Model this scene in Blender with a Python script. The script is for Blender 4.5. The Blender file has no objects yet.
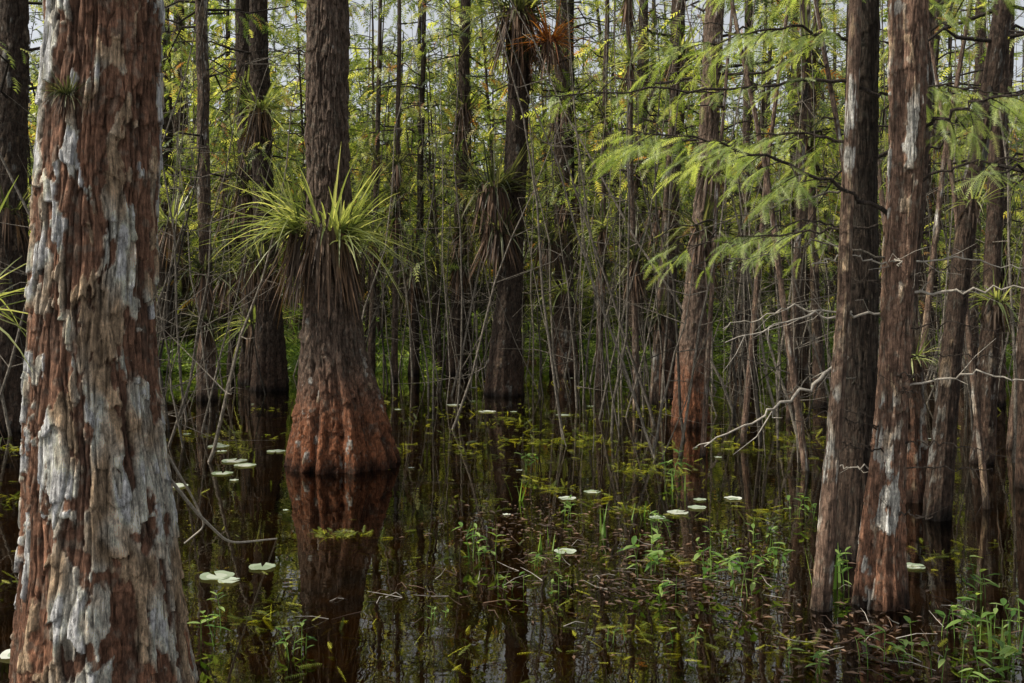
import bpy, math, numpy as np
from mathutils import Vector
rng=np.random.default_rng(7)
# ---------------- noise ----------------
T=rng.random((64,64,64)).astype(np.float32)
def vn(x,y,z):
    xi=np.floor(x).astype(int);yi=np.floor(y).astype(int);zi=np.floor(z).astype(int)
    fx=x-xi;fy=y-yi;fz=z-zi
    fx=fx*fx*(3-2*fx);fy=fy*fy*(3-2*fy);fz=fz*fz*(3-2*fz)
    x0=xi&63;x1=(xi+1)&63;y0=yi&63;y1=(yi+1)&63;z0=zi&63;z1=(zi+1)&63
    a=T[x0,y0,z0]*(1-fx)+T[x1,y0,z0]*fx
    b=T[x0,y1,z0]*(1-fx)+T[x1,y1,z0]*fx
    c=T[x0,y0,z1]*(1-fx)+T[x1,y0,z1]*fx
    d=T[x0,y1,z1]*(1-fx)+T[x1,y1,z1]*fx
    return (a*(1-fy)+b*fy)*(1-fz)+(c*(1-fy)+d*fy)*fz
def fbm(x,y,z,o=3):
    s=0;a=.5;t=0
    for i in range(o):
        s=s+a*vn(x*2**i+i*17.3,y*2**i+i*5.1,z*2**i+i*9.7);t+=a;a*=.5
    return s/t
def sst(a,b,x):
    t=np.clip((x-a)/(b-a),0,1);return t*t*(3-2*t)
# ---------------- materials ----------------
def newmat(n):
    m=bpy.data.materials.new(n);m.use_nodes=True;nt=m.node_tree;nt.nodes.clear()
    return m,nt,nt.nodes,nt.links
def leafmat(name,c_dark,c_mid,c_light,transl=.45,rough=.5,extra=None):
    m,nt,N,L=newmat(name)
    out=N.new('ShaderNodeOutputMaterial');geo=N.new('ShaderNodeNewGeometry')
    r=N.new('ShaderNodeValToRGB');cr=r.color_ramp
    cr.elements[0].color=(*c_dark,1);cr.elements[1].color=(*c_light,1)
    e=cr.elements.new(.5);e.color=(*c_mid,1)
    if extra:
        cr.elements[-1].position=.93
        e=cr.elements.new(.98);e.color=(*extra,1)
    L.new(geo.outputs['Random Per Island'],r.inputs[0])
    p=N.new('ShaderNodeBsdfPrincipled');p.inputs['Roughness'].default_value=rough
    p.inputs['Specular IOR Level'].default_value=.45
    L.new(r.outputs[0],p.inputs['Base Color'])
    t=N.new('ShaderNodeBsdfTranslucent')
    mx=N.new('ShaderNodeMixRGB');mx.blend_type='MULTIPLY';mx.inputs[0].default_value=1
    mx.inputs[2].default_value=(2.0,1.9,.8,1);L.new(r.outputs[0],mx.inputs[1]);L.new(mx.outputs[0],t.inputs[0])
    ms=N.new('ShaderNodeMixShader');ms.inputs[0].default_value=transl
    L.new(p.outputs[0],ms.inputs[1]);L.new(t.outputs[0],ms.inputs[2]);L.new(ms.outputs[0],out.inputs[0])
    return m
M_fol=leafmat('cypress_needles',(.035,.065,.018),(.17,.23,.06),(.52,.54,.2),.55,.4,(.36,.16,.06))
M_folnear=leafmat('cypress_needles_near',(.12,.18,.05),(.27,.36,.12),(.48,.55,.24),.52,.35)
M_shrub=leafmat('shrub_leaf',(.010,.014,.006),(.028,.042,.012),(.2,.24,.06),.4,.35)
M_low=leafmat('marsh_leaf',(.05,.10,.02),(.17,.26,.06),(.42,.52,.2),.5,.3)
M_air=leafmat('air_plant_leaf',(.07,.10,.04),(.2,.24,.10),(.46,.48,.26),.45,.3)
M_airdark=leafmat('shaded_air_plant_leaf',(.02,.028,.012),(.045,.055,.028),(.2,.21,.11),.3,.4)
M_dead=leafmat('dead_leaf',(.03,.018,.012),(.06,.036,.022),(.17,.1,.06),.15,.7)
M_orange=leafmat('rusty_needles',(.14,.05,.015),(.25,.09,.03),(.32,.15,.05),.4,.6)
M_weed=leafmat('water_weed',(.05,.08,.01),(.17,.21,.02),(.5,.5,.05),.4,.45)
M_plant=leafmat('aquatic_leaf',(.05,.12,.025),(.14,.24,.06),(.32,.42,.15),.45,.25)
M_pad=leafmat('lily_pad_leaf',(.22,.28,.18),(.38,.44,.34),(.66,.68,.6),.1,.2)  # pale green-white tones paint in the sun's gloss on the pads
def barkmat():
    m,nt,N,L=newmat('cypress_bark')
    out=N.new('ShaderNodeOutputMaterial');p=N.new('ShaderNodeBsdfPrincipled')
    a=N.new('ShaderNodeAttribute');a.attribute_name='Col'
    tc=N.new('ShaderNodeTexCoord')
    def nz(sc,det,rg,lo,hi,a0,a1):
        mp=N.new('ShaderNodeMapping');mp.inputs['Scale'].default_value=sc
        L.new(tc.outputs['Object'],mp.inputs[0])
        n=N.new('ShaderNodeTexNoise');n.inputs['Scale'].default_value=1;n.inputs['Detail'].default_value=det;n.inputs['Roughness'].default_value=rg
        L.new(mp.outputs[0],n.inputs['Vector'])
        mr=N.new('ShaderNodeMapRange');mr.inputs[1].default_value=lo;mr.inputs[2].default_value=hi;mr.inputs[3].default_value=a0;mr.inputs[4].default_value=a1
        L.new(n.outputs[0],mr.inputs[0]);return n,mr
    n,mr=nz((90,90,9),6,.7,.33,.62,.25,1.6)
    n2,mr2=nz((28,28,18),7,.75,.38,.6,.45,1.45)
    mu=N.new('ShaderNodeMath');mu.operation='MULTIPLY';L.new(mr.outputs[0],mu.inputs[0]);L.new(mr2.outputs[0],mu.inputs[1])
    mx=N.new('ShaderNodeVectorMath');mx.operation='SCALE'
    L.new(a.outputs['Color'],mx.inputs[0]);L.new(mu.outputs[0],mx.inputs['Scale'])
    L.new(mx.outputs[0],p.inputs['Base Color'])
    p.inputs['Roughness'].default_value=.85;p.inputs['Specular IOR Level'].default_value=.2
    b=N.new('ShaderNodeBump');b.inputs['Strength'].default_value=1;b.inputs['Distance'].default_value=.015
    L.new(mu.outputs[0],b.inputs['Height']);L.new(b.outputs[0],p.inputs['Normal'])
    L.new(p.outputs[0],out.inputs[0]);return m
M_bark=barkmat()
def solid(name,c1,c2,scale,rough=.8):
    m,nt,N,L=newmat(name)
    out=N.new('ShaderNodeOutputMaterial');p=N.new('ShaderNodeBsdfPrincipled')
    tc=N.new('ShaderNodeTexCoord');n=N.new('ShaderNodeTexNoise');n.inputs['Scale'].default_value=scale;n.inputs['Detail'].default_value=8;n.inputs['Roughness'].default_value=.65
    L.new(tc.outputs['Object'],n.inputs['Vector'])
    r=N.new('ShaderNodeValToRGB');r.color_ramp.elements[0].position=.35;r.color_ramp.elements[1].position=.65
    r.color_ramp.elements[0].color=(*c1,1);r.color_ramp.elements[1].color=(*c2,1)
    L.new(n.outputs[0],r.inputs[0]);L.new(r.outputs[0],p.inputs['Base Color']);p.inputs['Roughness'].default_value=rough
    b=N.new('ShaderNodeBump');b.inputs['Strength'].default_value=.5;b.inputs['Distance'].default_value=.02
    L.new(n.outputs[0],b.inputs['Height']);L.new(b.outputs[0],p.inputs['Normal'])
    L.new(p.outputs[0],out.inputs[0]);return m
M_ground=solid('swamp_bed',(.012,.01,.005),(.13,.07,.022),1.6)
M_twig=solid('dead_twig',(.2,.18,.15),(.45,.41,.35),30)
def watermat():
    m,nt,N,L=newmat('swamp_water')
    out=N.new('ShaderNodeOutputMaterial')
    tc=N.new('ShaderNodeTexCoord');n=N.new('ShaderNodeTexNoise');n.inputs['Scale'].default_value=2.5;n.inputs['Detail'].default_value=3
    L.new(tc.outputs['Object'],n.inputs['Vector'])
    b=N.new('ShaderNodeBump');b.inputs['Strength'].default_value=.09;b.inputs['Distance'].default_value=.02
    L.new(n.outputs[0],b.inputs['Height'])
    g=N.new('ShaderNodeBsdfGlossy');g.inputs['Roughness'].default_value=.005;g.inputs[0].default_value=(1,.97,.9,1)
    t=N.new('ShaderNodeBsdfTransparent');t.inputs[0].default_value=(.5,.38,.14,1)
    f=N.new('ShaderNodeFresnel');f.inputs[0].default_value=1.7
    L.new(b.outputs[0],g.inputs['Normal']);L.new(b.outputs[0],f.inputs['Normal'])
    ms=N.new('ShaderNodeMixShader');L.new(f.outputs[0],ms.inputs[0]);L.new(t.outputs[0],ms.inputs[1]);L.new(g.outputs[0],ms.inputs[2])
    L.new(ms.outputs[0],out.inputs[0]);return m
M_water=watermat()
# ---------------- mesh builder ----------------
class MB:
    def __init__(s): s.V=[];s.F=[];s.M=[];s.S=[];s.C=[];s.n=0
    def add(s,V,F,mi=0,smooth=False,col=None):
        V=np.asarray(V,np.float32).reshape(-1,3);F=np.asarray(F,np.int64)
        s.V.append(V);s.F.append(F+s.n);s.M.append(np.full(len(F),mi));s.S.append(np.full(len(F),smooth))
        if col is None: col=np.full((len(V),3),.1)
        s.C.append(np.broadcast_to(np.asarray(col,np.float32),(len(V),3)));s.n+=len(V)
    def build(s,name,mats,origin=(0,0,0)):
        V=np.concatenate(s.V)-np.asarray(origin,np.float32)
        me=bpy.data.meshes.new(name);me.vertices.add(len(V));me.vertices.foreach_set('co',V.astype(np.float32).ravel())
        loops=np.concatenate([f.ravel() for f in s.F]);tot=np.concatenate([np.full(len(f),f.shape[1]) for f in s.F])
        st=np.concatenate([[0],np.cumsum(tot)[:-1]])
        me.loops.add(len(loops));me.loops.foreach_set('vertex_index',loops.astype(np.int32))
        me.polygons.add(len(tot));me.polygons.foreach_set('loop_start',st.astype(np.int32));me.polygons.foreach_set('loop_total',tot.astype(np.int32))
        me.polygons.foreach_set('material_index',np.concatenate(s.M).astype(np.int32))
        me.polygons.foreach_set('use_smooth',np.concatenate(s.S).astype(bool))
        C=np.concatenate(s.C);a=me.attributes.new('Col','FLOAT_COLOR','POINT')
        a.data.foreach_set('color',np.concatenate([C,np.ones((len(C),1))],1).astype(np.float32).ravel())
        for m in mats: me.materials.append(m)
        me.update(calc_edges=True)
        o=bpy.data.objects.new(name,me);o.location=origin;bpy.context.scene.collection.objects.link(o);return o
# ---------------- primitives ----------------
def interp_path(P,z):
    P=np.asarray(P,float)
    return [np.interp(z,P[:,2],P[:,i]) for i in (0,1,3)]
def smooth1(a,k):
    if k<2:return a
    ker=np.hanning(k+2)[1:-1];ker/=ker.sum()
    p=np.pad(a,(k//2,k-1-k//2),mode='edge');return np.convolve(p,ker,'valid')
def trunk(mb,P,nu=48,dz=.03,pale=.4,flute=0,nfl=7,seed=0,rough=1.,red=.5,dark=1.,dense_to=None,fr=1.,redtop=.25,strip=.035,platecol=(.42,.405,.37)):
    """tapered fluted trunk with peeling fibrous bark; P=[(x,y,z,r)...]"""
    z0=P[0][2];z1=P[-1][2]
    dt=min(dense_to if dense_to else z1,z1)
    z=np.arange(z0,dt,dz)
    if dt<z1: z=np.concatenate([z,np.arange(dt,z1,dz*6)])
    z=np.append(z,z1)
    zz=np.linspace(z0,z1,400);cx,cy,cr=interp_path(P,zz)
    k=max(3,int(400*.5/(z1-z0)))
    cx=smooth1(cx,k);cy=smooth1(cy,k);cr=smooth1(cr,k)
    wob=(fbm(zz*.8+seed*3.7,zz*0+seed,zz*0+.5,2)-.5)*.14*np.clip(zz,0,1)*min(1,cr.mean()*6)
    cx=np.interp(z,zz,cx+wob);cy=np.interp(z,zz,cy);cr=np.interp(z,zz,cr)
    th=np.linspace(0,2*np.pi,nu,endpoint=False)
    Z,TH=np.meshgrid(z,th,indexing='ij');R=cr[:,None]*np.ones_like(TH)
    ph=seed*1.7
    fl=flute*sst(2.2,0,Z)
    lob=np.cos(nfl*TH+ph+1.5*np.sin(TH*2+ph))*.6+np.cos((nfl*2+3)*TH+ph*2+Z*.5)*.4
    R=R*(1+fl*.14*lob)*(1+.05*(fbm(np.cos(TH)*1.5+seed,np.sin(TH)*1.5,Z*1.2,2)-.5)*2)
    ux=np.cos(TH);uy=np.sin(TH)
    wx=(fbm(ux*R*3+seed*11,uy*R*3,Z*2.5,2)-.5)*.12
    sx=ux*R+wx;sy=uy*R+wx*.6
    f1=30*fr
    n1=vn(sx*f1+seed*13,sy*f1,Z*3*fr);rid=1-np.abs(2*n1-1)
    n2=vn(sx*f1*2.6+31,sy*f1*2.6+seed,Z*8*fr);rid2=1-np.abs(2*n2-1)
    # overlapping peeling strips
    rm=float(np.interp(min(1.5,z1),z,cr));nc=max(6,int(2*np.pi*rm/strip))
    u=TH/(2*np.pi)*nc+(fbm(ux*2+seed,uy*2,Z*1.6,3)-.5)*5+(vn(ux*6+seed,uy*6,Z*7)-.5)*.9
    ci=np.floor(u);uf=u-ci;rc=T[(ci.astype(int)*7+seed*3)%64,(seed*5)%64,3];rc2=T[(ci.astype(int)*5+seed)%64,11,(seed*7)%64]
    zc=Z*(3+3.5*rc2)*fr+rc*9+vn(sx*20,sy*20,Z*5)*.6
    saw=1-(zc-np.floor(zc))
    cell=np.floor(zc).astype(int);rnd=T[(cell*3+ci.astype(int)*11)%64,ci.astype(int)%64,seed%64]
    edge=1-np.abs(2*uf-1)**3
    pl=fbm(sx*19*fr+seed*7+50,sy*19*fr,Z*8.0*fr,6)*.82+rnd*.18
    big=fbm(ux*1.2+seed*5,uy*1.2,Z*1.1+9,3)
    thr=(1-pale)+(.5-big)*1.3
    plate=sst(thr*.5+.24,thr*.5+.27,pl)
    amp=rough*np.minimum(.016,R*.1)
    disp=amp*((rid-.6)*.7+(rid2-.5)*.5+plate*.45+edge*.6+saw*rnd*.8)
    R2=R+disp
    X=cx[:,None]+ux*R2;Y=cy[:,None]+uy*R2
    cre=sst(.1,.8,rid*.35+rid2*.25+edge*.3+saw*.15*1.0)
    re=(redtop+(red-redtop)*sst(1.3,.3,Z+.5*(big-.5)))[...,None]
    inner=np.array([.175,.08,.045])*re+np.array([.105,.085,.067])*(1-re)
    inner2=np.array([.058,.036,.026])
    v=np.clip(fbm(sx*18+3,sy*18,Z*2.3+seed,4)*.6+rnd*.5-.05,0,1)[...,None]
    cin=inner*v*2.+inner2*(1-v)
    lich=sst(.6,.68,fbm(sx*40,sy*40,Z*25,3))[...,None]*.35
    cin=cin*(1-lich)+np.array([.22,.21,.17])*lich
    stain=sst(.42,.62,fbm(sx*7+9,sy*7,Z*3,4))[...,None]
    cout=(np.array(platecol)*(1-stain)+np.array([.36,.26,.17])*stain)*(.35+1.0*v)
    c=cin*(1-plate[...,None])+cout*plate[...,None]
    c=c*(.10+.98*cre[...,None])*dark  # shade of crevices and strip ledges put into the bark colour
    wet=sst(.2,.0,Z+.1*(v[...,0]-.5))[...,None]
    c=c*(1-.8*wet)
    nz,nn=Z.shape
    V=np.stack([X,Y,Z],-1).reshape(-1,3)
    i=np.arange(nz-1)[:,None]*nn;j=np.arange(nn)[None];j2=(j+1)%nn
    F=np.stack([i+j,i+j2,i+nn+j2,i+nn+j],-1).reshape(-1,4)
    mb.add(V,F,0,True,np.clip(c,0.003,.8).reshape(-1,3))
def tube(mb,P,r0,r1,sides=5,mi=0,col=(.1,.08,.06)):
    P=np.asarray(P,float);n=len(P);t=np.gradient(P,axis=0);t/=np.linalg.norm(t,axis=1)[:,None]+1e-9
    if np.abs(t[0,2])>.8: up=np.tile([1.,0,0],(n,1))
    else: up=np.tile([0,0.01,1.],(n,1))
    s=np.cross(t,up);s/=np.linalg.norm(s,axis=1)[:,None]+1e-9;u=np.cross(s,t)
    a=np.linspace(0,2*np.pi,sides,endpoint=False);r=np.linspace(r0,r1,n)[:,None,None]
    V=P[:,None]+r*(np.cos(a)[None,:,None]*s[:,None]+np.sin(a)[None,:,None]*u[:,None])
    i=np.arange(n-1)[:,None]*sides;j=np.arange(sides)[None];j2=(j+1)%sides
    F=np.stack([i+j,i+j2,i+sides+j2,i+sides+j],-1).reshape(-1,4)
    mb.add(V.reshape(-1,3),F,mi,True,np.tile(col,(n*sides,1)))
def feather(n,w,droop,sw=.5,lw=.42,seed=1):
    """feathery frond: thin rachis with separate narrow leaflets on both sides"""
    r=np.random.default_rng(seed);st=1./n;V=[];F=[]
    for i in range(n+1):
        t=i*st;V.append((t,0,-droop*t*t))
        t2=t+lw*st;V.append((t2,w*.05,-droop*t2*t2))
    for i in range(n):
        p,q=2*i,2*i+1;F.append((p,q,2*i+2))
        tm=(i+.5)*st;l=w*math.sin(math.pi*(.15+.78*tm))**.7
        for s in (1,-1):
            l2=l*r.uniform(.75,1.15);V.append((tm+l2*sw,s*l2,-droop*tm*tm-l2*r.uniform(.05,.5)));k=len(V)-1
            F.append((p,q,k) if s>0 else (q,p,k))
    return np.array(V,float),np.array(F)
SP_N=feather(18,.16,.35,.5,.45);SP_F=feather(7,.24,.45,.6,.65);SP_D=feather(4,.36,.45,.6,.95);SP_W=feather(12,.17,.1,.6,.5)
def leafclump_template(k,seed):
    r=np.random.default_rng(seed);V=[np.zeros(3)];F=[]
    for i in range(k):
        d=r.normal(size=3);d[2]=abs(d[2])*.8;d/=np.linalg.norm(d);s=np.cross(d,r.normal(size=3));s/=np.linalg.norm(s)
        m=d*.5;V+= [m+s*.08,d,m-s*.08];b=len(V)-3;F+=[(0,b,b+1),(0,b+1,b+2)]
    return np.array(V),np.array(F)
SP_L=leafclump_template(9,3)
class Sprigs:
    def __init__(s): s.p=[];s.f=[];s.s=[]
    def add(s,p,f,sc): s.p.append(np.atleast_2d(p));s.f.append(np.atleast_2d(f));s.s.append(np.atleast_1d(sc))
    def flush(s,mb,tmpl,mi,roll=.5):
        if not s.p:return
        p=np.concatenate(s.p);f=np.concatenate(s.f);sc=np.concatenate(s.s);m=len(p)
        f=f/(np.linalg.norm(f,axis=1)[:,None]+1e-9);up=np.tile([0.,0,1],(m,1))+rng.normal(size=(m,3))*roll
        y=np.cross(up,f);y/=np.linalg.norm(y,axis=1)[:,None]+1e-9;z=np.cross(f,y)
        TV,TF=tmpl;R=np.stack([f,y,z],1)
        V=np.einsum('vk,mkc->mvc',TV,R)*sc[:,None,None]+p[:,None]
        F=TF[None]+(np.arange(m)*len(TV))[:,None,None]
        mb.add(V.reshape(-1,3),F.reshape(-1,3),mi)
def rot2(d,a):
    c,s=math.cos(a),math.sin(a);return np.array([d[0]*c-d[1]*s,d[0]*s+d[1]*c,d[2]])
def near_branch(mb,sp,P,r0=.012,fol=(.2,1.),twl=.45,sc=.12,dens=1.,col=(.07,.055,.045),mi=0,r1=.003):
    """limb following control points with flat feathery side sprays"""
    P=np.asarray(P,float);t=np.linspace(0,1,len(P));tt=np.linspace(0,1,22)
    C=np.stack([np.interp(tt,t,P[:,i]) for i in range(3)],-1)
    for i in range(3): C[:,i]=smooth1(C[:,i],5)
    C[1:-1]+=rng.normal(size=(20,3))*.012
    L=np.linalg.norm(np.diff(C,axis=0),axis=1).sum()
    tube(mb,C,r0,r1,6,mi,col)
    if dens<=0:
        for k in range(int(L*4.5)):
            q=rng.uniform(.1,.98);i=int(q*21);d=C[min(i+1,21)]-C[max(i-1,0)];d/=np.linalg.norm(d)+1e-9
            d=rot2(d,rng.choice([-1,1])*rng.uniform(.4,1.2));d[2]+=rng.uniform(-.7,.7)
            l=rng.uniform(.06,.32);m=C[i]+d*l*.5+rng.normal(size=3)*.02;e=C[i]+d*l+rng.normal(size=3)*.04
            tube(mb,[C[i],m,e],r0*.35,.0012,4,mi,col)
        return
    side=1;q=fol[0]
    while q<fol[1]:
        i=min(int(q*21),20);d=C[i+1]-C[i];d/=np.linalg.norm(d)+1e-9
        side=-side;dd=rot2(d,side*rng.uniform(.6,1.1));dd[2]=rng.uniform(-.35,.1)
        l=twl*(1-.5*q)*rng.uniform(.5,1.2);s=np.linspace(0,1,6)[:,None]
        tw=C[i]+dd*l*s+np.array([0,0,-.25*l])*s*s
        tube(mb,tw,r0*.3+.001,.001,3,mi,col)
        n=max(3,int(l/.036*dens));u=rng.uniform(.1,1,n)
        pp=np.stack([np.interp(u,s[:,0],tw[:,k]) for k in range(3)],-1)
        fd=np.array([rot2(dd,rng.choice([-1,1])*rng.uniform(.3,.9)) for _ in range(n)]);fd[:,2]-=rng.uniform(.0,.6,n)
        sp.add(pp,fd,sc*1.35*rng.uniform(.6,1.2,n));sp.add(tw[-1],dd-np.array([0,0,.3]),sc*1.35)
        q+=.06/L/ max(dens,.3)*1.3
def rand_crown(mb,sp,base,z0,z1,n,L,sc,spacing,sides=4,col=(.05,.04,.033),r=.016,bare=.12,taper=.6,xy=None):
    for k in range(n):
        q=rng.random();z=z0+(z1-z0)*q
        bx,by=xy(z) if xy else (base[0],base[1])
        a=rng.uniform(0,2*np.pi);l=L*(1-taper*q)*rng.uniform(.4,1.15)
        s=np.linspace(0,1,6);rise=rng.uniform(-.1,.5)
        P=np.stack([bx+np.cos(a)*l*s,by+np.sin(a)*l*s,z+l*(rise*s-.35*s*s)],-1);P[1:]+=rng.normal(size=(5,3))*.05*l
        tube(mb,P,r*min(1.6,l),.003,sides,0,col)
        if rng.random()<bare: continue
        m=max(3,int(l/spacing));u=rng.uniform(.15,1.0,m)**.8
        pp=np.stack([np.interp(u,s,P[:,i]) for i in range(3)],-1)
        off=rng.choice([-1,1],m)*rng.uniform(.3,1.4,m);aa=a+off
        pp+=np.stack([np.cos(aa),np.sin(aa),-.3+0*aa],-1)*(rng.random(m)*.3*l)[:,None]
        ff=np.stack([np.cos(aa),np.sin(aa),rng.uniform(-1.1,.1,m)],-1)
        sp.add(pp,ff,sc*rng.uniform(.5,1.25,m))
# ---------------- terrain & water ----------------
def axis(a,b,fine0,fine1,st):
    f=np.arange(fine0,fine1,st);l=fine0-np.geomspace(st,fine0-a,26)[::-1];r=fine1+np.geomspace(st,b-fine1,26)-st
    return np.concatenate([l,f,r])
gx=axis(-600,600,-30,30,.5);gy=axis(-600,900,-6,50,.5);GX,GY=np.meshgrid(gx,gy)
edge=29+2.5*(fbm(GX*.15,GX*0,GX*0+3,2)-.5)*4
GZ=-.5+.12*(fbm(GX*.6,GY*.6,GX*0,3)-.5)*2+ .72*sst(-2,3,GY-edge)+.15*(fbm(GX*.3+9,GY*.3,GX*0,3)-.3)*sst(0,6,GY-edge)
mb=MB();n0,n1=GX.shape;i=np.arange(n0-1)[:,None]*n1;j=np.arange(n1-1)[None]
F=np.stack([i+j,i+j+1,i+n1+j+1,i+n1+j],-1).reshape(-1,4)
mb.add(np.stack([GX,GY,GZ],-1).reshape(-1,3),F,0,True);mb.build('ground',[M_ground])
def gz(x,y):
    e=29+2.5*(fbm(np.array([x*.15]),np.array([0.]),np.array([3.]),2)[0]-.5)*4
    return -.5+.72*float(sst(-2,3,np.array(y-e)))
mb=MB();s=400;mb.add([(-s,-s,0),(s,-s,0),(s,s,0),(-s,s,0)],[(0,1,2,3)]);mb.build('water',[M_water])
# ---------------- main trees ----------------
TM=[M_bark,M_folnear,M_fol,M_twig]
def tree(P,nu,dz,pale,flute,seed,red=.5,dark=1.,dense=None,crown=None,branches=None,name='cypress_tree',rough=1.,fr=1.,nfl=7,**kw):
    mb=MB();trunk(mb,P,nu,dz,pale,flute,nfl,seed,rough,red,dark,dense,fr,**kw)
    Pa=np.asarray(P,float)
    xy=lambda z:(np.interp(z,Pa[:,2],Pa[:,0]),np.interp(z,Pa[:,2],Pa[:,1]))
    if crown:
        sp=Sprigs();rand_crown(mb,sp,P[0],*crown[:6],xy=xy);sp.flush(mb,SP_N if crown[4]<.26 else SP_F,2)
    if branches:
        sp=Sprigs()
        for b in branches: near_branch(mb,sp,**b)
        sp.flush(mb,SP_N,1)
    return mb.build(name,TM,(P[0][0],P[0][1],0))
y=4.2
tree([(-1.71,y,-.5,.42),(-1.715,y,.0,.36),(-1.72,y,.2,.335),(-1.75,y,.7,.285),(-1.77,y,1.3,.245),(-1.77,y,1.8,.222),(-1.755,y,2.5,.215),(-1.74,y,3.1,.21),(-1.72,y,12,.1)],
  420,.0055,.52,.35,1,.9,1.5,3.5,crown=(9,12,7,2.0,.3,.25),rough=1.2,fr=.9,nfl=5,redtop=.7,strip=.032,platecol=(.68,.64,.55))
y=10.9
tree([(-1.85,y,-.5,.64),(-1.85,y,0,.56),(-1.86,y,.35,.48),(-1.87,y,.7,.41),(-1.94,y,1.3,.32),(-2.0,y,1.8,.26),(-2.0,y,2.9,.21),(-2.03,y,5.1,.19),(-2.05,y,13,.1)],
  260,.011,-.1,1.0,2,1.5,1.0,6,crown=(8,13,8,2.,.3,.22),rough=1.9,fr=.8,nfl=9,redtop=.15,strip=.06)
def B(P,**k): d=dict(P=P);d.update(k);return d
y=5.9
GR=(.2,.18,.15)
brA=[B([(2.2,5.9,3.0),(1.85,5.8,3.1),(1.4,5.7,3.0),(.8,5.6,2.98),(.1,5.5,2.92)],r0=.013,fol=(.3,1),twl=.3,sc=.1,dens=.6),
 B([(2.25,5.9,2.3),(1.75,5.7,2.5),(1.2,5.6,2.68),(.55,5.5,2.75)],r0=.014,fol=(.35,1),twl=.6,sc=.12,dens=1.1),
 B([(2.2,5.9,2.25),(1.6,6.1,2.2),(.85,6.3,2.1)],r0=.01,fol=(.3,1),twl=.5,sc=.11,dens=.8),
 B([(2.35,5.9,2.8),(2.7,5.7,2.95),(3.3,5.4,3.0)],r0=.014,fol=(.2,1),twl=.5,sc=.12,dens=.9),
 B([(2.35,5.9,2.5),(2.7,5.6,2.6),(3.2,5.3,2.5)],r0=.01,fol=(.3,1),twl=.5,sc=.12,dens=.7),
 B([(2.3,5.9,1.85),(2.7,5.8,1.85),(3.3,5.6,1.9)],r0=.010,dens=0,mi=3),
 B([(2.2,5.9,1.72),(1.7,5.8,1.7),(1.2,5.7,1.55)],r0=.008,dens=0,mi=3),
 B([(2.25,5.9,2.05),(1.8,6.0,2.15),(1.3,6.1,2.05)],r0=.008,dens=0,mi=0,col=GR),
 B([(2.3,5.9,1.3),(2.7,5.7,1.38),(3.1,5.6,1.3)],r0=.008,dens=0,mi=3),
 B([(2.0,5.9,1.48),(1.75,5.85,1.28),(1.45,5.8,1.12),(1.08,5.7,.95)],r0=.014,dens=0,mi=3)]
for k in range(16):
    z=rng.uniform(.5,2.2);a=rng.uniform(2.2,5.9);l=rng.uniform(.2,.65);e=np.array([2.25+np.cos(a)*l,5.88+np.sin(a)*l,z+rng.uniform(-.15,.2)*l])
    m=np.array([2.25+np.cos(a)*l*.5,5.88+np.sin(a)*l*.5,z+.08*l]);brA.append(B([(2.25,5.9,z),m,e],r0=.0055,dens=0,mi=3 if rng.random()<.5 else 0))
tree([(2.17,y,-.5,.17),(2.18,y,0,.14),(2.19,y,.3,.115),(2.21,y,.62,.1),(2.255,y,1.2,.082),(2.29,y,1.8,.082),(2.33,y,2.4,.09),(2.37,y,3.6,.1),(2.4,y,11,.05)],
  180,.009,.2,.7,3,.8,1.6,4,crown=(5.5,11,10,1.9,.24,.14),branches=brA,strip=.03,redtop=.4)
y=7.0
brB=[B([(2.5,7,3.6),(1.9,6.9,3.7),(1.1,6.8,3.5)],r0=.014,fol=(.2,1),twl=.65,sc=.14,dens=.9),
 B([(2.5,7,4.0),(2.0,6.7,4.1),(1.5,6.4,3.9)],r0=.014,fol=(.2,1),twl=.65,sc=.14,dens=.9),
 B([(2.5,7,2.9),(2.0,7.3,3.05),(1.3,7.6,2.9)],r0=.013,fol=(.2,1),twl=.65,sc=.13,dens=.9),
 B([(2.5,7,3.2),(2.9,6.9,3.3),(3.6,6.8,3.2)],r0=.013,fol=(.2,1),twl=.6,sc=.13,dens=.9),
 B([(2.5,7,3.9),(3.0,6.7,4.0),(3.9,6.5,3.8)],r0=.013,fol=(.2,1),twl=.6,sc=.13,dens=.9),
 B([(2.5,7,2.3),(2.0,6.8,2.35),(1.4,6.7,2.15)],r0=.01,fol=(.4,1),twl=.45,sc=.12,dens=.8),
 B([(2.5,7,1.7),(1.9,6.8,1.75),(1.4,6.7,1.6)],r0=.009,dens=0,mi=3),
 B([(2.5,7,2.6),(1.9,7.3,2.5),(1.2,7.5,2.25)],r0=.01,dens=0,mi=0,col=GR),
 B([(2.5,7,2.0),(3.1,7.1,2.1),(3.8,7.0,2.0)],r0=.01,dens=0,mi=3),
 B([(2.5,7,1.2),(2.0,6.6,1.3),(1.7,6.4,1.15)],r0=.007,dens=0,mi=0,col=GR)]
tree([(2.40,y,-.5,.15),(2.42,y,0,.13),(2.44,y,.8,.105),(2.45,y,1.8,.10),(2.48,y,3.9,.10),(2.6,y,12,.05)],130,.012,-.2,.7,4,.3,.38,4.5,crown=(5.5,12,10,1.9,.24,.14),branches=brB,strip=.035,redtop=.1)
y=5.8
tree([(1.77,y,-.5,.065),(1.80,y,0,.052),(1.87,y,.93,.04),(1.93,y,1.8,.035),(2.0,y,3.5,.032),(2.1,y,8,.02)],64,.015,.3,.4,5,.3,1.4,4,crown=(5,8,6,1.,.2,.12))
y=9.
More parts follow.
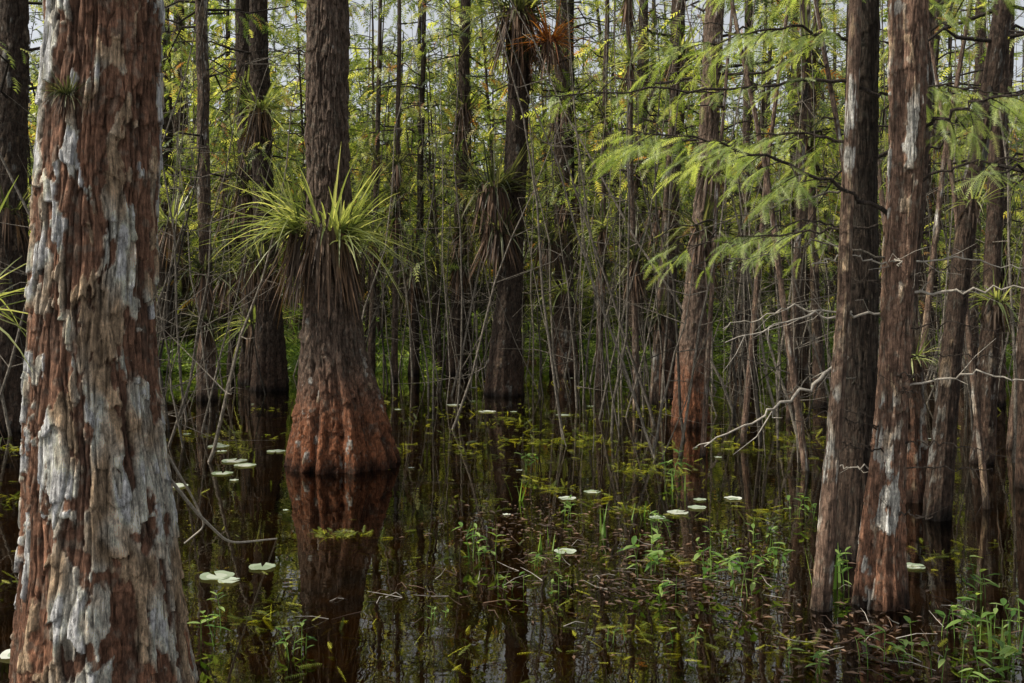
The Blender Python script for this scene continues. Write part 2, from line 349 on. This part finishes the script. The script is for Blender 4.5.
tree([(3.6,y,-.5,.19),(3.6,y,0,.155),(3.55,y,1.8,.105),(3.73,y,4.5,.095),(3.8,y,12,.05)],80,.02,.1,.7,6,.9,.9,5,crown=(2.8,12,28,2.0,.25,.13))
y=8.2
tree([(3.45,y,-.5,.12),(3.5,y,0,.1),(3.62,y,1.39,.075),(3.77,y,2.6,.07),(3.97,y,3.8,.065),(4.3,y,6,.055),(4.7,y,10,.03)],80,.02,.1,.6,7,.3,.5,5,crown=(2.4,10,26,1.6,.22,.13))
y=11.
tree([(5.1,y,-.5,.14),(5.2,y,0,.11),(5.3,y,2,.08),(5.45,y,5.5,.07),(5.6,y,12,.04)],64,.025,.1,.6,8,.4,.6,6,crown=(2.6,12,32,2.2,.25,.13))
y=9.6
tree([(4.95,y,-.5,.1),(4.95,y,0,.08),(5.0,y,3,.055),(5.15,y,10,.03)],56,.025,.1,.4,9,.4,.6,5,crown=(2.2,10,26,1.7,.24,.13))
# slender leaning saplings on the right
for (bx,by,tx,tz,r,sd) in [(3.1,10.5,1.9,7,.03,61),(4.4,12,3.2,8,.035,62),(3.9,9.8,4.9,7,.028,63),(2.9,12.5,3.8,8,.03,64),(5.2,13,4.0,8,.035,65),(4.1,8.6,3.3,6,.022,66),(2.2,11.5,2.7,7,.025,67),(6.0,12,7.0,8,.035,68)]:
    tree([(bx,by,-.5,r*1.3),(bx,by,0,r*1.2),(bx+(tx-bx)*.35,by,tz*.45,r*.85),(tx,by,tz,r*.35)],24,.05,.2,.2,sd,.3,1.3,6,crown=(2.5,tz,9,.9,.22,.16),name='cypress_sapling')
mid=[ # x,y,rbase,rmid(z1.8),rtop,xtop(at z7), pale, red, dark, crown z0
 (-4.84,19.9,.34,.21,.16,-5.07,.0,.4,.4,4.),(-5.57,21.5,.3,.2,.17,-5.75,.0,.4,.4,4.5),
 (-5.48,17.9,.16,.1,.09,-5.6,.2,.2,.9,4),(-.13,18.9,.33,.22,.17,.21,.0,.4,.42,5.),
 (-1.33,24,.22,.14,.12,-1.15,.0,.3,.4,4.),(1.28,24,.34,.21,.15,1.2,.05,.6,.6,4.),
 (2.56,14.3,.24,.14,.11,2.98,.0,1.3,1.3,4.),(2.73,17.9,.2,.13,.11,3.02,.0,.8,.6,4.),
 (2.45,17.2,.07,.05,.04,2.9,.3,.2,1.,4),(-6.96,13.8,.26,.18,.16,-6.9,.1,.3,.5,4.),
 (-9.0,26,.32,.22,.18,-9.1,.0,.3,.4,4),(-9.9,30,.3,.25,.2,-10,.0,.3,.5,4),(-8.2,19,.16,.11,.08,-8.0,.0,.3,.4,3.),
 (1.75,20,.08,.055,.045,1.9,.2,.2,.8,3.5),(2.0,16,.06,.045,.035,1.85,.2,.2,.9,3.5),(5.5,24,.2,.13,.1,5.7,.1,.4,.6,3.5),
 (5.5,19.6,.12,.08,.065,6.0,.1,.3,.6,2.8),(5.2,16.8,.11,.07,.055,4.9,.1,.3,.7,2.8),(7.1,18,.14,.09,.07,7.7,.1,.3,.6,2.8),
 (-2.6,22,.08,.055,.045,-2.5,.1,.3,.7,3.5),(-3.4,24,.1,.07,.05,-3.2,.1,.3,.5,3.5),(6.7,13,.12,.075,.06,7.1,.1,.4,.6,2.8),
 (8.2,17,.18,.11,.08,8.5,.1,.4,.6,2.8),(4.2,15,.07,.05,.035,4.5,.2,.3,.9,3.),(9.6,21,.2,.13,.1,9.9,.1,.4,.6,3.),(3.2,26,.26,.16,.13,3.4,.1,.4,.6,4.)]
for k,(x,yy,rb,rm,rt,xt,pale,red,dark,cz) in enumerate(mid):
    g=-.5;H=rng.uniform(11,14)
    P=[(x,yy,g,rb*1.15),(x,yy,0,rb),(x+(xt-x)*.06,yy,.7,rb*.6+rm*.4),(x+(xt-x)*.22,yy,1.8,rm),(x+(xt-x)*.5,yy,3.6,(rm+rt)/2),(xt,yy,7.2,rt),(xt+(xt-x)*.3,yy,H,rt*.4)]
    sm=rb<.13
    tree(P,32 if sm else 72,.05 if sm else .03,pale,.3 if sm else .9,20+k,red,dark,8,crown=(cz,H,18 if sm else 30,1.5 if sm else 2.5,.3,.11),rough=1.5 if not sm else .8,name='cypress_sapling' if sm else 'cypress_tree',redtop=.15)
# ---------------- forest mass ----------------
mb=MB();sp=Sprigs();spd=Sprigs()
pts=[]
def okp(x,y,mind):
    for a,b in pts:
        if (a-x)**2+(b-y)**2<mind**2:return False
    return True
tries=0
while len(pts)<540 and tries<16000:
    tries+=1
    yy=24+(rng.random()**1.15)*60;x=rng.uniform(-.72,.72)*yy
    if okp(x,yy,1.0): pts.append((x,yy))
side=[]  # unseen trees beside and behind the camera, added to dapple the sunlight
while len(side)<26:
    x=rng.uniform(-20,20);yy=rng.uniform(-14,20)
    if abs(x)<.62*max(yy,0)+3.2 and yy>-2: continue
    if abs(x)<3 and yy<=-2 and yy>-5: continue
    if x<0 and yy>-4 and rng.random()<.8: continue  # unseen trees thinned on the sun side to let light in
    side.append((x,yy))
for k,(x,yy) in enumerate(pts+side):
    g=gz(x,yy);thin=rng.random()<.72;rb=rng.uniform(.04,.11) if thin else rng.uniform(.15,.26)
    H=rng.uniform(8,13) if thin else rng.uniform(12,18);lean=rng.normal(0,.1 if thin else .05)*H*.6
    P=[(x,yy,g-.1,rb*1.1),(x+lean*.1,yy,g+1.2,rb*.7),(x+lean*.35,yy,g+4,rb*.5),(x+lean,yy,g+H,rb*.12)]
    far=yy>45
    trunk(mb,P,8 if far else 14,.4 if far else .15,.0,.4,6,100+k,.8,.35,rng.uniform(.12,.55),redtop=.15)
    Pa=np.array(P);xy=lambda z:(np.interp(z,Pa[:,2],Pa[:,0]),np.interp(z,Pa[:,2],Pa[:,1]))
    isf=yy>20
    sc=.36 if yy<34 else (.5 if yy<50 else .8)
    cz=rng.uniform(1.4,4.5) if isf else 5.5
    rand_crown(mb,sp if yy<34 else spd,(x,yy),cz,H,(22 if thin else 40) if isf else 10,1.7 if thin else 2.7,sc,sc*(.28 if isf else .4),3,xy=xy,taper=.4)
sp.flush(mb,SP_F,1);spd.flush(mb,SP_D,1)
mb.build('distant_and_unseen_cypress_trees',[M_bark,M_fol])
# thin bare saplings and tangled branches
mb=MB()
for k in range(780):
    yy=rng.uniform(11,36);x=rng.uniform(-.6,.6)*yy
    if yy<18 and (abs(x/yy)<.06 or -.3<x/yy<-.08): continue
    r=rng.uniform(.006,.028);H=rng.uniform(2.,9.5);ln=rng.normal()*.17*H
    n=9;s=np.linspace(0,1,n);C=np.stack([x+ln*s+np.cumsum(rng.normal(size=n))*.035*H/4,yy+np.cumsum(rng.normal(size=n))*.04,gz(x,yy)+H*s],-1)
    cc=rng.uniform(.5,3.5);col=np.array((.10,.088,.072))*cc;tube(mb,C,r,.004,5,0,col)
    for q in range(rng.integers(4,14)):
        i=rng.integers(2,n);a=rng.uniform(0,6.28);l=rng.uniform(.2,1.4);e=C[i]+np.array([np.cos(a)*l,np.sin(a)*l,rng.uniform(-.3,.7)*l])
        tube(mb,[C[i],(C[i]+e)/2+rng.normal(size=3)*.08*l,e],r*.4,.002,3,0,col)
mb.build('bare_sapling_thicket',[M_bark])
# understory shrubs on bank
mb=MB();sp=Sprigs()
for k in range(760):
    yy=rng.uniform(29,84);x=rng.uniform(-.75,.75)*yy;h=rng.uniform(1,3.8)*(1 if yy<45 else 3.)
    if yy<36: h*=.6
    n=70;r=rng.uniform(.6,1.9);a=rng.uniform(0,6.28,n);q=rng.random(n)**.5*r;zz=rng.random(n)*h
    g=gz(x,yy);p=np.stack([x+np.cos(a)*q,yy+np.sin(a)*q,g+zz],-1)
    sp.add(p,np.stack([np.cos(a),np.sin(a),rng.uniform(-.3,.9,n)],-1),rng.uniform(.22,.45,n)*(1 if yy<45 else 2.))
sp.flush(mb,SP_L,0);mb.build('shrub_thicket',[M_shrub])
mb=MB();sp=Sprigs()
n=17000;yy=24.5+rng.random(n)**1.3*13;x=rng.uniform(-.7,.7,n)*yy
cl=fbm(x*.45,yy*.45,x*0+7,3);kk=cl>.45;x=x[kk];yy=yy[kk];cl=cl[kk];n=len(x)
sp.add(np.stack([x,yy,rng.uniform(0.,1.,n)*(cl-.41)*5],-1),np.stack([rng.normal(size=n),rng.normal(size=n),rng.uniform(.3,1.5,n)],-1),rng.uniform(.14,.32,n))
sp.flush(mb,SP_L,0);mb.build('marsh_undergrowth',[M_low])
# ---------------- air plants ----------------
def strap(P0,d,l,w,droop,n=7):
    d=d/np.linalg.norm(d);t=np.linspace(0,1,n)[:,None];C=P0+d*l*t+np.array([0,0,-droop*l])*t**2.2
    s=np.cross(d,[0,0,1.]);s/=np.linalg.norm(s)+1e-6;ww=w*(1-t**1.5)*.5+.0008
    mid_=C-np.array([0,0,1])*ww*.5
    V=np.stack([C-s*ww,mid_,C+s*ww],1).reshape(-1,3)
    F=[]
    for i in range(n-1):
        for j in (0,1): a=i*3+j;F.append((a,a+1,a+4,a+3))
    return V,np.array(F)
def air_plant(c,size=.8,n=60,dead=40,tr=.2,yaw=None,spread=3.14,w=.03,gm=0,name='air_plant'):
    c=np.array(c,float);mb=MB()
    for k in range(n):
        a=rng.uniform(0,2*np.pi) if yaw is None else yaw+rng.uniform(-spread,spread)
        e=rng.uniform(-.25,1.3);d=np.array([np.cos(a)*np.cos(e),np.sin(a)*np.cos(e),np.sin(e)])
        p=c+np.array([np.cos(a),np.sin(a),0])*tr*.8+np.array([0,0,rng.uniform(-.1,.1)*size])
        V,F=strap(p,d,size*rng.uniform(.4,1.2),w*rng.uniform(.5,1.2),rng.uniform(.05,.75)*max(.3,np.cos(e)));mb.add(V,F,gm)
    for k in range(dead):
        a=rng.uniform(0,2*np.pi) if yaw is None else yaw+rng.uniform(-spread,spread);e=rng.uniform(-1.5,-.6)
        d=np.array([np.cos(a)*np.cos(e)*.5,np.sin(a)*np.cos(e)*.5,np.sin(e)])
        p=c+np.array([np.cos(a),np.sin(a),0])*tr*.95+np.array([0,0,rng.uniform(-.35,.12)*size])
        V,F=strap(p,d,size*rng.uniform(.35,.85),w*rng.uniform(.6,1.1),rng.uniform(0,.2));mb.add(V,F,1)
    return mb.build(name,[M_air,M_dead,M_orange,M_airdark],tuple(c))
air_plant((-2.0,10.75,2.58),.95,110,190,.25,w=.032)
air_plant((-1.85,10.7,2.5),.85,80,90,.12,yaw=-.4,spread=1.2,w=.032)
air_plant((-2.25,10.7,2.58),.95,80,90,.12,yaw=3.5,spread=1.2,w=.032)
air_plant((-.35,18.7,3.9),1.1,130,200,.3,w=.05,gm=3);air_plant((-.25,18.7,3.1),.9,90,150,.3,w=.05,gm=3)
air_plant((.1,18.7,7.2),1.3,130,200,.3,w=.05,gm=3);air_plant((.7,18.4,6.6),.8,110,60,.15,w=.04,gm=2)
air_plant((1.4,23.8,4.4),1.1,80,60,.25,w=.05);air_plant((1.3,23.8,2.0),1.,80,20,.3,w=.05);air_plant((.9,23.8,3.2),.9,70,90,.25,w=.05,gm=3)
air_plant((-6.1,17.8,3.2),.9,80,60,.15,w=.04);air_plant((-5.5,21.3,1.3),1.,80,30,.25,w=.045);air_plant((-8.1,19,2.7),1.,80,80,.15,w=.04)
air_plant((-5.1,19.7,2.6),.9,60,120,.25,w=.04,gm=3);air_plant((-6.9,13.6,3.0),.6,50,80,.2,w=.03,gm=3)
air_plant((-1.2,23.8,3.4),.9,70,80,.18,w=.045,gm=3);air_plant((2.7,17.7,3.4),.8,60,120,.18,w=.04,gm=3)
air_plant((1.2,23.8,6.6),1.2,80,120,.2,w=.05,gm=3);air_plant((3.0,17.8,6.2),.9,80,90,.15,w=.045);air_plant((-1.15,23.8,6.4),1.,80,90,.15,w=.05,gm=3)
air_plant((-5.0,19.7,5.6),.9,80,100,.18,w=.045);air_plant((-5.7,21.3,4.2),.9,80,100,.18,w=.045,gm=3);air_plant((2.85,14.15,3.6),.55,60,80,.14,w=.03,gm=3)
air_plant((3.55,8.9,1.3),.4,60,40,.12,w=.02);air_plant((3.75,8.1,2.6),.3,30,20,.08,w=.015);air_plant((5.3,10.9,1.8),.5,50,30,.1,w=.025)
air_plant((-1.78,3.99,2.62),.1,90,60,.03,yaw=-1.6,spread=1.5,w=.004,gm=3)
air_plant((7.6,17.9,5.),.8,60,60,.12,w=.035);air_plant((2.9,14.2,4.8),.5,50,60,.12,w=.025)
for m in mid:
    for q in range(3):
        if rng.random()<.6:
            z=rng.uniform(1.4,6.8);x=m[0]+(m[5]-m[0])*z/7.2
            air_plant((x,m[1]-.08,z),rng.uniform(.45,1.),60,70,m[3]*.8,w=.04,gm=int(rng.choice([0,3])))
for k in range(60):
    yy=rng.uniform(22,36);x=rng.uniform(-.5,.5)*yy;j=np.argmin([(a-x)**2+(b-yy)**2 for a,b in pts]);x,yy=pts[j]
    air_plant((x,yy-.1,rng.uniform(1.,5)),rng.uniform(.6,1.2),50,60,.15,w=.055,gm=int(rng.choice([0,3])))
tree([(-2.62,4.3,-.5,.07),(-2.62,4.3,0,.06),(-2.6,4.3,2,.045),(-2.6,4.3,7,.02)],48,.02,.3,.3,77,.3,1,3,crown=(5,7,2,.8,.2,.18),name='cypress_sapling')
air_plant((-2.34,4.2,1.75),.6,45,14,.03,w=.024)
# ---------------- hanging root, vine ----------------
mb=MB()
def curve(P,n=30):
    P=np.asarray(P,float);t=np.linspace(0,1,len(P));tt=np.linspace(0,1,n);C=np.stack([np.interp(tt,t,P[:,i]) for i in range(3)],-1)
    for i in range(3): C[:,i]=smooth1(C[:,i],7)
    return C
tube(mb,curve([(-1.52,4.3,1.08),(-1.55,4.9,.75),(-1.65,5.8,.38),(-1.78,7.6,-.02)]),.009,.006,6)
tube(mb,curve([(-1.5,4.3,1.15),(-1.54,4.8,.85),(-1.6,5.2,.62),(-1.75,5.3,.5)]),.007,.004,6)
mb.build('hanging_vine',[M_twig])
# ---------------- lily pads ----------------
mb=MB()
def pad(x,y,r):
    a0=rng.uniform(0,6.28);a=a0+np.linspace(.18,2*np.pi-.18,22);rr=r*(1+.04*np.sin(a*5))
    V=[(x,y,.008)]+[(x+np.cos(t)*q*.6,y+np.sin(t)*q*.6,.007) for t,q in zip(a,rr)]+[(x+np.cos(t)*q,y+np.sin(t)*q,.009+.004*np.sin(t*3)**2) for t,q in zip(a,rr)]
    n=22
    mb.add(V,[(0,i+1,i+2) for i in range(n-1)]+[],0,True);mb.add(V,[(i+1,n+i+1,n+i+2,i+2) for i in range(n-1)],0,True)
for px in [(-1.92,6.47,.11),(-1.68,6.69,.09),(-1.81,6.36,.07),(-3.1,11.1,.14),(-2.9,10.8,.12),(-3.0,10.3,.11),(-3.25,9.6,.12),(-3.45,9.75,.09),(.38,7.1,.08),(-3.6,12.2,.13),
  (-2.8,11.8,.11),(.5,9,.08),(.75,9.3,.08),(1.4,8.4,.09),(1.6,8.6,.08),(1.2,8.2,.07),(-2.5,5.05,.09),(2.4,6.6,.08),(2.7,6.7,.08),(-.4,16,.14),(.8,15.5,.12),(-1.,17,.12),(2.0,9,.08)]: pad(*px)
for k in range(40):
    yy=rng.uniform(7,24);pad(rng.uniform(-.4,.5)*yy,yy,rng.uniform(.02,.06))
mb.build('lily_pads',[M_pad])
# ---------------- floating and submerged weeds ----------------
mb=MB();sp=Sprigs()
for (x,y,r,n) in [(-1.26,7.5,.4,2400),(1.1,8.5,1.,2600),(.6,12.8,1.5,3200),(2.3,12,1.6,3600),(1.1,10.5,1.3,3600),(-.9,12,1.,1500),(.26,9.4,.7,1900),(1.8,8.1,.9,1900),(-1.6,5.6,.45,1000),(-2.9,6.2,.9,1300),(-.45,5,.5,600),(.7,5.4,.7,700),(1.6,5.3,.6,800),(3.5,13,1.8,2400),(-3.8,13,1.4,1500),(-.4,7.4,.7,900),(3,7,.8,1000),(-.2,15,1.6,2200),(2.5,16,2,2600),(1.2,6.9,.7,1000),(5,17,2,1500),(-3,17,2,1500),(-4.5,9,1.2,1000),(-6,12,1.2,900),(0,21,2.5,1800)]:
    n=int(n*.8)
    a=rng.uniform(0,6.28,n);q=rng.normal(size=n)*r*.62;X=x+np.cos(a)*q*1.3;Y=y+np.sin(a)*q
    m=fbm(X*2.2,Y*2.2,X*0,3)>.50-.02*(Y>8);X=X[m];Y=Y[m];n=len(X)
    sp.add(np.stack([X,Y,rng.uniform(-.16,.014,n)],-1),np.stack([rng.normal(size=n),rng.normal(size=n),rng.uniform(-.1,.4,n)],-1),rng.uniform(.045,.12,n)*(1+np.clip(Y-8,0,8)*.05))
sp.flush(mb,SP_W,0);mb.build('floating_water_weed',[M_weed])
# ---------------- emergent plants ----------------
def aquatic(x,y,h,stems=6,blade=False):
    mb=MB()
    for s in range(stems):
        bx=x+rng.normal()*.06;by=y+rng.normal()*.06;a=rng.uniform(0,6.28);le=rng.uniform(.05,.4)*h;hh=h*rng.uniform(.5,1.1)
        top=np.array([bx+np.cos(a)*le,by+np.sin(a)*le,hh])
        if blade:
            V,F=strap(np.array([bx,by,-.1]),top-np.array([bx,by,-.1]),h*1.3,.02,.1);mb.add(V,F,0);continue
        C=curve([(bx,by,-.3),(bx,by,hh*.4),top],8);tube(mb,C,.003,.0015,5,0)
        for k in range(rng.integers(3,7)):
            q=rng.uniform(.45,1);i=min(7,int(q*7.99));aa=rng.uniform(0,6.28);d=np.array([np.cos(aa),np.sin(aa),rng.uniform(-.1,1.0)])
            l=h*rng.uniform(.22,.5);d/=np.linalg.norm(d);sd=np.cross(d,[0,0,1]);sd/=np.linalg.norm(sd);w=l*rng.uniform(.12,.2)
            t=np.array([0,.2,.5,.8,1])[:,None];c=C[i]+d*l*t+np.array([0,0,-.35*l])*t**2;ww=w*np.array([.15,.8,1,.55,.02])[:,None]
            V=np.stack([c-sd*ww,c-np.array([0,0,.25])*ww,c+sd*ww],1).reshape(-1,3)
            F=[(i2*3+j,i2*3+j+1,i2*3+j+4,i2*3+j+3) for i2 in range(4) for j in (0,1)];mb.add(V,F,0)
    mb.build('aquatic_plant',[M_plant],(x,y,0))
for p in [(-.22,6.9,.26,6),(-.07,6.18,.12,4),(.22,6.77,.16,4),(.9,6.52,.3,6),(.87,5.88,.2,4),(1.24,6.4,.26,5),(1.36,6.08,.28,5),(1.72,6.64,.26,5),(-1.05,5.05,.16,5),(-1.62,5.27,.2,4),(-.46,5.6,.08,3),
  (1.86,4.91,.2,6),(2.37,5.27,.24,7),(2.34,4.78,.22,6),(2.84,5.98,.26,6),(2.07,6.18,.24,4),(.3,6.18,.14,4),(.57,5.27,.1,3),(.92,5.12,.12,4),(1.5,4.8,.16,4),(2.1,4.6,.2,6),(1.1,7.6,.2,5),(.5,8.3,.18,4),(2.7,5.4,.22,6),(1.5,7.2,.2,4),(1.9,7.4,.2,4),(2.4,8.2,.22,5),(1.7,10.2,.26,6),(.2,10.5,.24,5)]: aquatic(*p)
for p in [(.69,7.63,.3,3,True),(2.0,6.3,.3,6,True),(-.3,7.5,.2,4,True),(2.5,5.1,.24,6,True),(.05,9,.26,4,True),(1.5,9.5,.26,5,True),(.3,7.2,.2,4,True),(1.,8.2,.2,4,True)]: aquatic(*p)
# debris
mb=MB()
for k in range(150):
    c=[(.95,6.2),(1.95,5.1),(2.2,5.7),(.4,6.9),(-.3,6.0)][rng.integers(5)];x=c[0]+rng.normal()*.35;y=c[1]+rng.normal()*.28;a=rng.uniform(0,6.28);l=rng.uniform(.04,.25)
    tube(mb,[(x,y,.0),(x+np.cos(a)*l*.5,y+np.sin(a)*l*.5,.01+rng.random()*.02),(x+np.cos(a)*l,y+np.sin(a)*l,rng.uniform(-.02,.06))],.003,.0012,4,0 if rng.random()<.3 else 1)
for k in range(1300):
    c=[(.95,6.2),(1.95,5.1),(1.2,7.),(.2,8.)][rng.integers(4)];x=c[0]+rng.normal()*.4;y=c[1]+rng.normal()*.4;a=rng.uniform(0,6.28);l=rng.uniform(.015,.04);w=l*.3
    mb.add([(x,y,.004),(x+np.cos(a)*l-np.sin(a)*w,y+np.sin(a)*l+np.cos(a)*w,.012),(x+2*np.cos(a)*l,y+2*np.sin(a)*l,.006),(x+np.cos(a)*l+np.sin(a)*w,y+np.sin(a)*l-np.cos(a)*w,.008)],[(0,1,2,3)],1)
mb.build('floating_debris',[M_twig,M_dead])
# ---------------- light, sky, camera ----------------
sv=Vector((-.72,-.12,1.0)).normalized();elev=math.asin(sv.z);az=math.atan2(sv.x,sv.y)
sc=bpy.context.scene
w=bpy.data.worlds.new("World");sc.world=w;w.use_nodes=True;N=w.node_tree.nodes;bg=N['Background']
sky=N.new('ShaderNodeTexSky');sky.sky_type='NISHITA';sky.sun_disc=False;sky.sun_elevation=elev;sky.sun_rotation=az
sky.dust_density=2.5
hs=N.new('ShaderNodeHueSaturation');hs.inputs['Saturation'].default_value=.22;hs.inputs['Value'].default_value=1.3
w.node_tree.links.new(sky.outputs[0],hs.inputs['Color']);w.node_tree.links.new(hs.outputs[0],bg.inputs[0]);bg.inputs[1].default_value=.13
ld=bpy.data.lights.new('sun','SUN');ld.energy=5;ld.angle=math.radians(.5);ld.color=(1,.91,.76)
lo=bpy.data.objects.new('sun',ld);lo.rotation_euler=sv.to_track_quat('Z','Y').to_euler();sc.collection.objects.link(lo)
cd=bpy.data.cameras.new('camera');co=bpy.data.objects.new('camera',cd);sc.collection.objects.link(co)
co.location=(0,0,1.8);co.rotation_euler=(math.radians(90),0,0);cd.lens=35;cd.sensor_width=36;cd.shift_y=-.0405;cd.clip_end=2000;cd.clip_start=.05
sc.camera=co
sc.view_settings.view_transform='Standard';sc.view_settings.look='None';sc.view_settings.exposure=0
